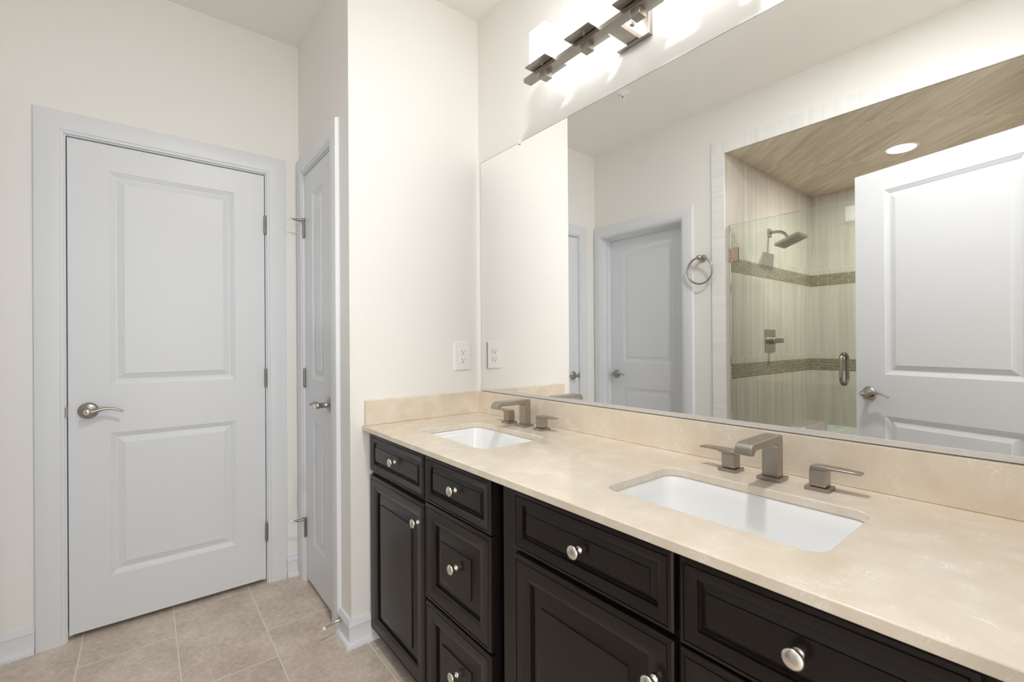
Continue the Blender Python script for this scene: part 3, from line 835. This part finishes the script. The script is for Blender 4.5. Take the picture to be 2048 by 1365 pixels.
# ================================================================== VANITY LIGHT
LY = -0.125
t = thing('vanity_light', 'four-lamp brushed nickel bar light with square glass shades above the mirror', 'wall light', (0.910, 0, 2.17))
lx = lambda x: x - 0.910
b = B(); box(b, lx(0.8455), lx(0.9745), -0.019, -0.0005, 0.004, 0.130)
obj('backplate', b, M_NICK, t, bevel=0.0015)
b = B(); box(b, -0.0055, 0.0055, -0.0290, -0.019, 0.0600, 0.0710)
obj('mounting_nut', b, M_NICK, t, bevel=0.001)
b = B(); box(b, -0.023, 0.023, LY + 0.0178, -0.019, 0.0087, 0.0243)
obj('arm', b, M_NICK, t, bevel=0.001)
b = B(); box(b, lx(0.5085), lx(1.3115), LY - 0.018, LY + 0.018, 0.0085, 0.0245)
obj('crossbar', b, M_NICK, t, bevel=0.001)
for k in range(4):
    x = lx(0.6115 + 0.199 * k)
    b = B(); box(b, x - 0.0165, x + 0.0165, LY - 0.0165, LY + 0.0165, -0.0160, 0.0085)
    obj('finial_block', b, M_NICK, t, bevel=0.001)
    b = B(); box(b, x - 0.0540, x + 0.0540, LY - 0.054, LY + 0.054, 0.0270, 0.0305)
    h = obj('lamp_holder', b, M_NICK, t, bevel=0.0008)
    b = B(); box(b, x - 0.0425, x + 0.0425, LY - 0.0425, LY + 0.0425, 0.0306, 0.1560)
    s = obj('lamp_shade', b, M_LAMP, t, bevel=0.003)
    b = B(); lathe(b, [(0.003, 0.0), (0.003, 0.007), (0, 0.007)][::-1], Matrix.Translation((x + 0.010, LY - 0.027, 0.0200)), 12)
    obj('lock_screw', b, M_NICKB, h)

# ================================================================== SMALL FIXTURES
# outlet on the wall X=0
t = thing('wall_outlet', 'white duplex power outlet on the wall left of the mirror', 'outlet', (0.0, -0.1000, 1.1370))
b = B(); box(b, 0.0003, 0.0060, -0.0435, 0.0435, -0.0655, 0.0655)
obj('cover_plate', b, M_PLATE, t, bevel=0.0035, seg=3)
for s in (-1, 1):
    zc = s * 0.0195
    b = B()
    pts = []
    for i in range(24):
        a = 2 * PI * i / 24
        pts.append((max(-0.0170, min(0.0170, 0.0190 * math.cos(a))), max(-0.0145, min(0.0145, 0.0175 * math.sin(a)))))
    prism(b, pts, lambda a_, z, d: (d, a_, zc + z), 0.0055, 0.0078)
    r = obj('receptacle', b, M_PLATE, t, smooth=35)
    b = B()
    box(b, 0.0070, 0.0080, -0.0080, -0.0060, zc - 0.001, zc + 0.0075); box(b, 0.0070, 0.0080, 0.0060, 0.0080, zc - 0.001, zc + 0.0065)
    lathe(b, [(0.0028, 0.0070), (0.0028, 0.0080), (0, 0.0080)], Matrix.Translation((0, 0, zc - 0.0075)) @ Matrix.Rotation(PI / 2, 4, 'Y'), 12)
    obj('socket_slots', b, M_BLACK, r)
# towel ring on the back wall
t = thing('towel_ring', 'brushed nickel towel ring on the wall between the recessed door and the shower', 'towel ring', (0.2110, YB, 1.7600))
Mr = Matrix.Rotation(-PI / 2, 4, 'X')
b = B(); lathe(b, [(0.0245, 0.0003), (0.0245, 0.004), (0.0225, 0.008), (0.0130, 0.011), (0.0095, 0.014), (0.0090, 0.034), (0.0125, 0.040), (0.0160, 0.048), (0.0172, 0.056), (0.0160, 0.064), (0.0120, 0.070), (0.0, 0.0735)], Mr, 32)
obj('mount', b, M_NICK, t, smooth=45)
b = B(); pts = [(0.088 * math.sin(2 * PI * i / 48), 0.055 - 0.006 * (1 - math.cos(2 * PI * i / 48)), -0.088 + 0.088 * math.cos(2 * PI * i / 48)) for i in range(48)]
tube(b, pts, 0.0062, 12, closed=True, up=(0, 1, 0))
obj('ring', b, M_NICK, t, smooth=60)
# ceiling sprinkler
t = thing('fire_sprinkler', 'small white fire sprinkler on the ceiling, seen in the mirror', 'sprinkler', (0.035, -1.0825, CEIL))
b = B(); lathe(b, [(0.0, -0.012), (0.012, -0.012), (0.020, -0.010), (0.034, -0.005), (0.040, -0.0003)][::-1], Matrix(), 32)
obj('escutcheon', b, M_PLATE, t, smooth=40)
b = B()
lathe(b, [(0.010, -0.010), (0.010, -0.020), (0.006, -0.022), (0, -0.022)], Matrix(), 16)
for s in (-1, 1): tube(b, [(s * 0.009, 0, -0.018), (s * 0.011, 0, -0.030), (s * 0.004, 0, -0.043)], 0.0028, 8, up=(0, 1, 0))
lathe(b, [(0.0, -0.042), (0.017, -0.043), (0.017, -0.045), (0.0, -0.046)][::-1], Matrix(), 20)
obj('sprinkler_body', b, M_PLATE, t, smooth=40)
b = B(); lathe(b, [(0.0028, -0.022), (0.0028, -0.041), (0, -0.041)], Matrix(), 10)
obj('glass_bulb', b, pm('sprinkler_bulb', (0.12, 0.03, 0.02), 0.2), t)
# shower downlight
t = thing('shower_downlight', 'round lit downlight in the shower ceiling', 'ceiling light', (1.102, -2.525, SHT))
b = B(); lathe(b, [(0.0, 0), (0.088, 0), (0.088, -0.002), (0.083, -0.004), (0.074, -0.0045), (0.0, -0.0045)][::-1], Matrix(), 48)
obj('trim_ring', b, M_PLATE, t, smooth=30)
b = B(); lathe(b, [(0.0, -0.0045), (0.072, -0.0046), (0.070, -0.0062), (0.0, -0.0065)][::-1], Matrix(), 48)
obj('lens', b, M_DOWN, t, smooth=30)
# unseen downlight body, added to carry the ceiling fill lamp
t = thing('added_fill_downlight', 'added unseen fill downlight in the bathroom ceiling by the entry doorway', 'ceiling light', (1.34, -0.80, CEIL))
b = B(); lathe(b, [(0.0, 0), (0.098, 0), (0.098, -0.002), (0.093, -0.004), (0.084, -0.0045), (0.0, -0.0045)][::-1], Matrix(), 48)
obj('trim_ring', b, M_PLATE, t, smooth=30)
b = B(); lathe(b, [(0.0, -0.0045), (0.082, -0.0046), (0.080, -0.0062), (0.0, -0.0065)][::-1], Matrix(), 48)
obj('lens', b, M_DOWN, t, smooth=30)
# shower head
t = thing('overhead_shower', 'square nickel shower head on a bent arm in the shower', 'shower head', (SHX, -2.382, 2.0))
b = B(); box(b, 0.0003, 0.009, -0.028, 0.028, -0.028, 0.028)
obj('flange', b, M_NICK, t, bevel=0.001)
b = B()
pts = [(0.005, 0, 0), (0.030, 0, 0.0), (0.055, 0, -0.001), (0.080, 0, -0.007), (0.100, 0, -0.019), (0.115, 0, -0.036), (0.128, 0, -0.055)]
tube(b, pts, 0.0105, 14, up=(0, 1, 0))
obj('arm', b, M_NICK, t, smooth=50)
b = B()
Mh = Matrix.Translation((0.150, 0, -0.088)) @ Matrix.Rotation(math.radians(-20), 4, 'Y')
def ring4(s, z): return [b.verts.new(Mh @ Vector((x * s, y * s, z))) for x, y in ((-1, -1), (1, -1), (1, 1), (-1, 1))]
L = [ring4(0.014, 0.040), ring4(0.022, 0.030), ring4(0.050, 0.026), ring4(0.082, 0.019), ring4(0.086, 0.0), ring4(0.082, -0.003)]
for a, c in zip(L, L[1:]):
    for i in range(4): b.faces.new((a[i], a[(i + 1) % 4], c[(i + 1) % 4], c[i]))
b.faces.new(L[0][::-1]); b.faces.new(L[-1])
hd = obj('spray_head', b, M_NICK, t)
b = B(); 
vs = [b.verts.new(Mh @ Vector((x * 0.070, y * 0.070, -0.0036))) for x, y in ((-1, -1), (1, -1), (1, 1), (-1, 1))]
b.faces.new(vs)
for i in range(7):
    for j in range(7):
        lathe(b, [(0.0025, -0.0036), (0.0018, -0.0060), (0, -0.0060)], Mh @ Matrix.Translation(((i - 3) * 0.019, (j - 3) * 0.019, 0)), 8)
obj('nozzle_plate', b, M_HINGE, hd)
# shower valve
t = thing('shower_valve', 'square nickel shower valve plate with a short lever, below the shower head', 'shower valve', (SHX, -2.380, 1.1980))
b = B(); box(b, 0.0003, 0.006, -0.085, 0.085, -0.083, 0.083)
obj('valve_plate', b, M_NICK, t, bevel=0.001)
b = B(); lathe(b, [(0.026, 0.005), (0.026, 0.038), (0.023, 0.042), (0, 0.042)], Matrix.Rotation(PI / 2, 4, 'Y'), 28)
h = obj('valve_hub', b, M_NICK, t, smooth=35)
b = B(); box(b, 0.020, 0.094, -0.011, 0.020, -0.017, 0.019)
obj('lever', b, M_NICK, h, bevel=0.005, seg=3)
# shower glass door
GY = -1.7730
t = thing('shower_door', 'frameless pale green glass shower door with nickel hinge and pull handle', 'shower door', (0.3640, GY, 0.115))
gx = 0.3640; gz = 0.115
b = B(); box(b, 0.0030, 1.060 - gx, -0.0050, 0.0050, 0, 1.9645 - gz)
g = obj('glass_panel', b, M_GLASS, t)
for zc in (1.7640, 0.35):
    z = zc - gz
    b = B(); box(b, 0.0165, 0.0555, 0.0050, 0.0110, z - 0.0465, z + 0.0465); box(b, 0.0165, 0.0555, -0.0110, -0.0050, z - 0.0465, z + 0.0465)
    h = obj('hinge_clamp', b, M_BRNZ, t, bevel=0.001)
    b = B(); box(b, 0.0, 0.0310, 0.0110, 0.0150, z - 0.0210, z + 0.0210); box(b, -0.0015, 0.003, -0.020, 0.020, z - 0.0465, z + 0.0465)
    obj('hinge_knuckle', b, M_BRNZ, h, bevel=0.0008)
b = B()
hx = 0.9940 - gx; hz0, hz1 = 0.958 - gz, 1.122 - gz
for s in (1, -1):
    pts = []
    for i in range(9):
        a = PI / 2 * i / 8; pts.append((hx, s * (0.005 + 0.047 * math.sin(a)), hz0 + 0.030 - 0.030 * math.cos(a) if False else hz0 + 0.026 * (1 - math.cos(a))))
    mid = [(hx, s * 0.052, hz0 + 0.026 + (hz1 - hz0 - 0.052) * i / 6) for i in range(1, 6)]
    end = [(p[0], p[1], hz0 + hz1 - p[2]) for p in pts[::-1]]
    tube(b, pts + mid + end, 0.0092, 14, up=(1, 0, 0))
    for zz in (hz0, hz1): lathe(b, [(0.013, 0), (0.013, 0.004), (0, 0.004)], Matrix.Translation((hx, s * 0.005, zz)) @ Matrix.Rotation(-s * PI / 2, 4, 'X'), 18)
obj('pull_handle', b, M_NICK, t, smooth=50)
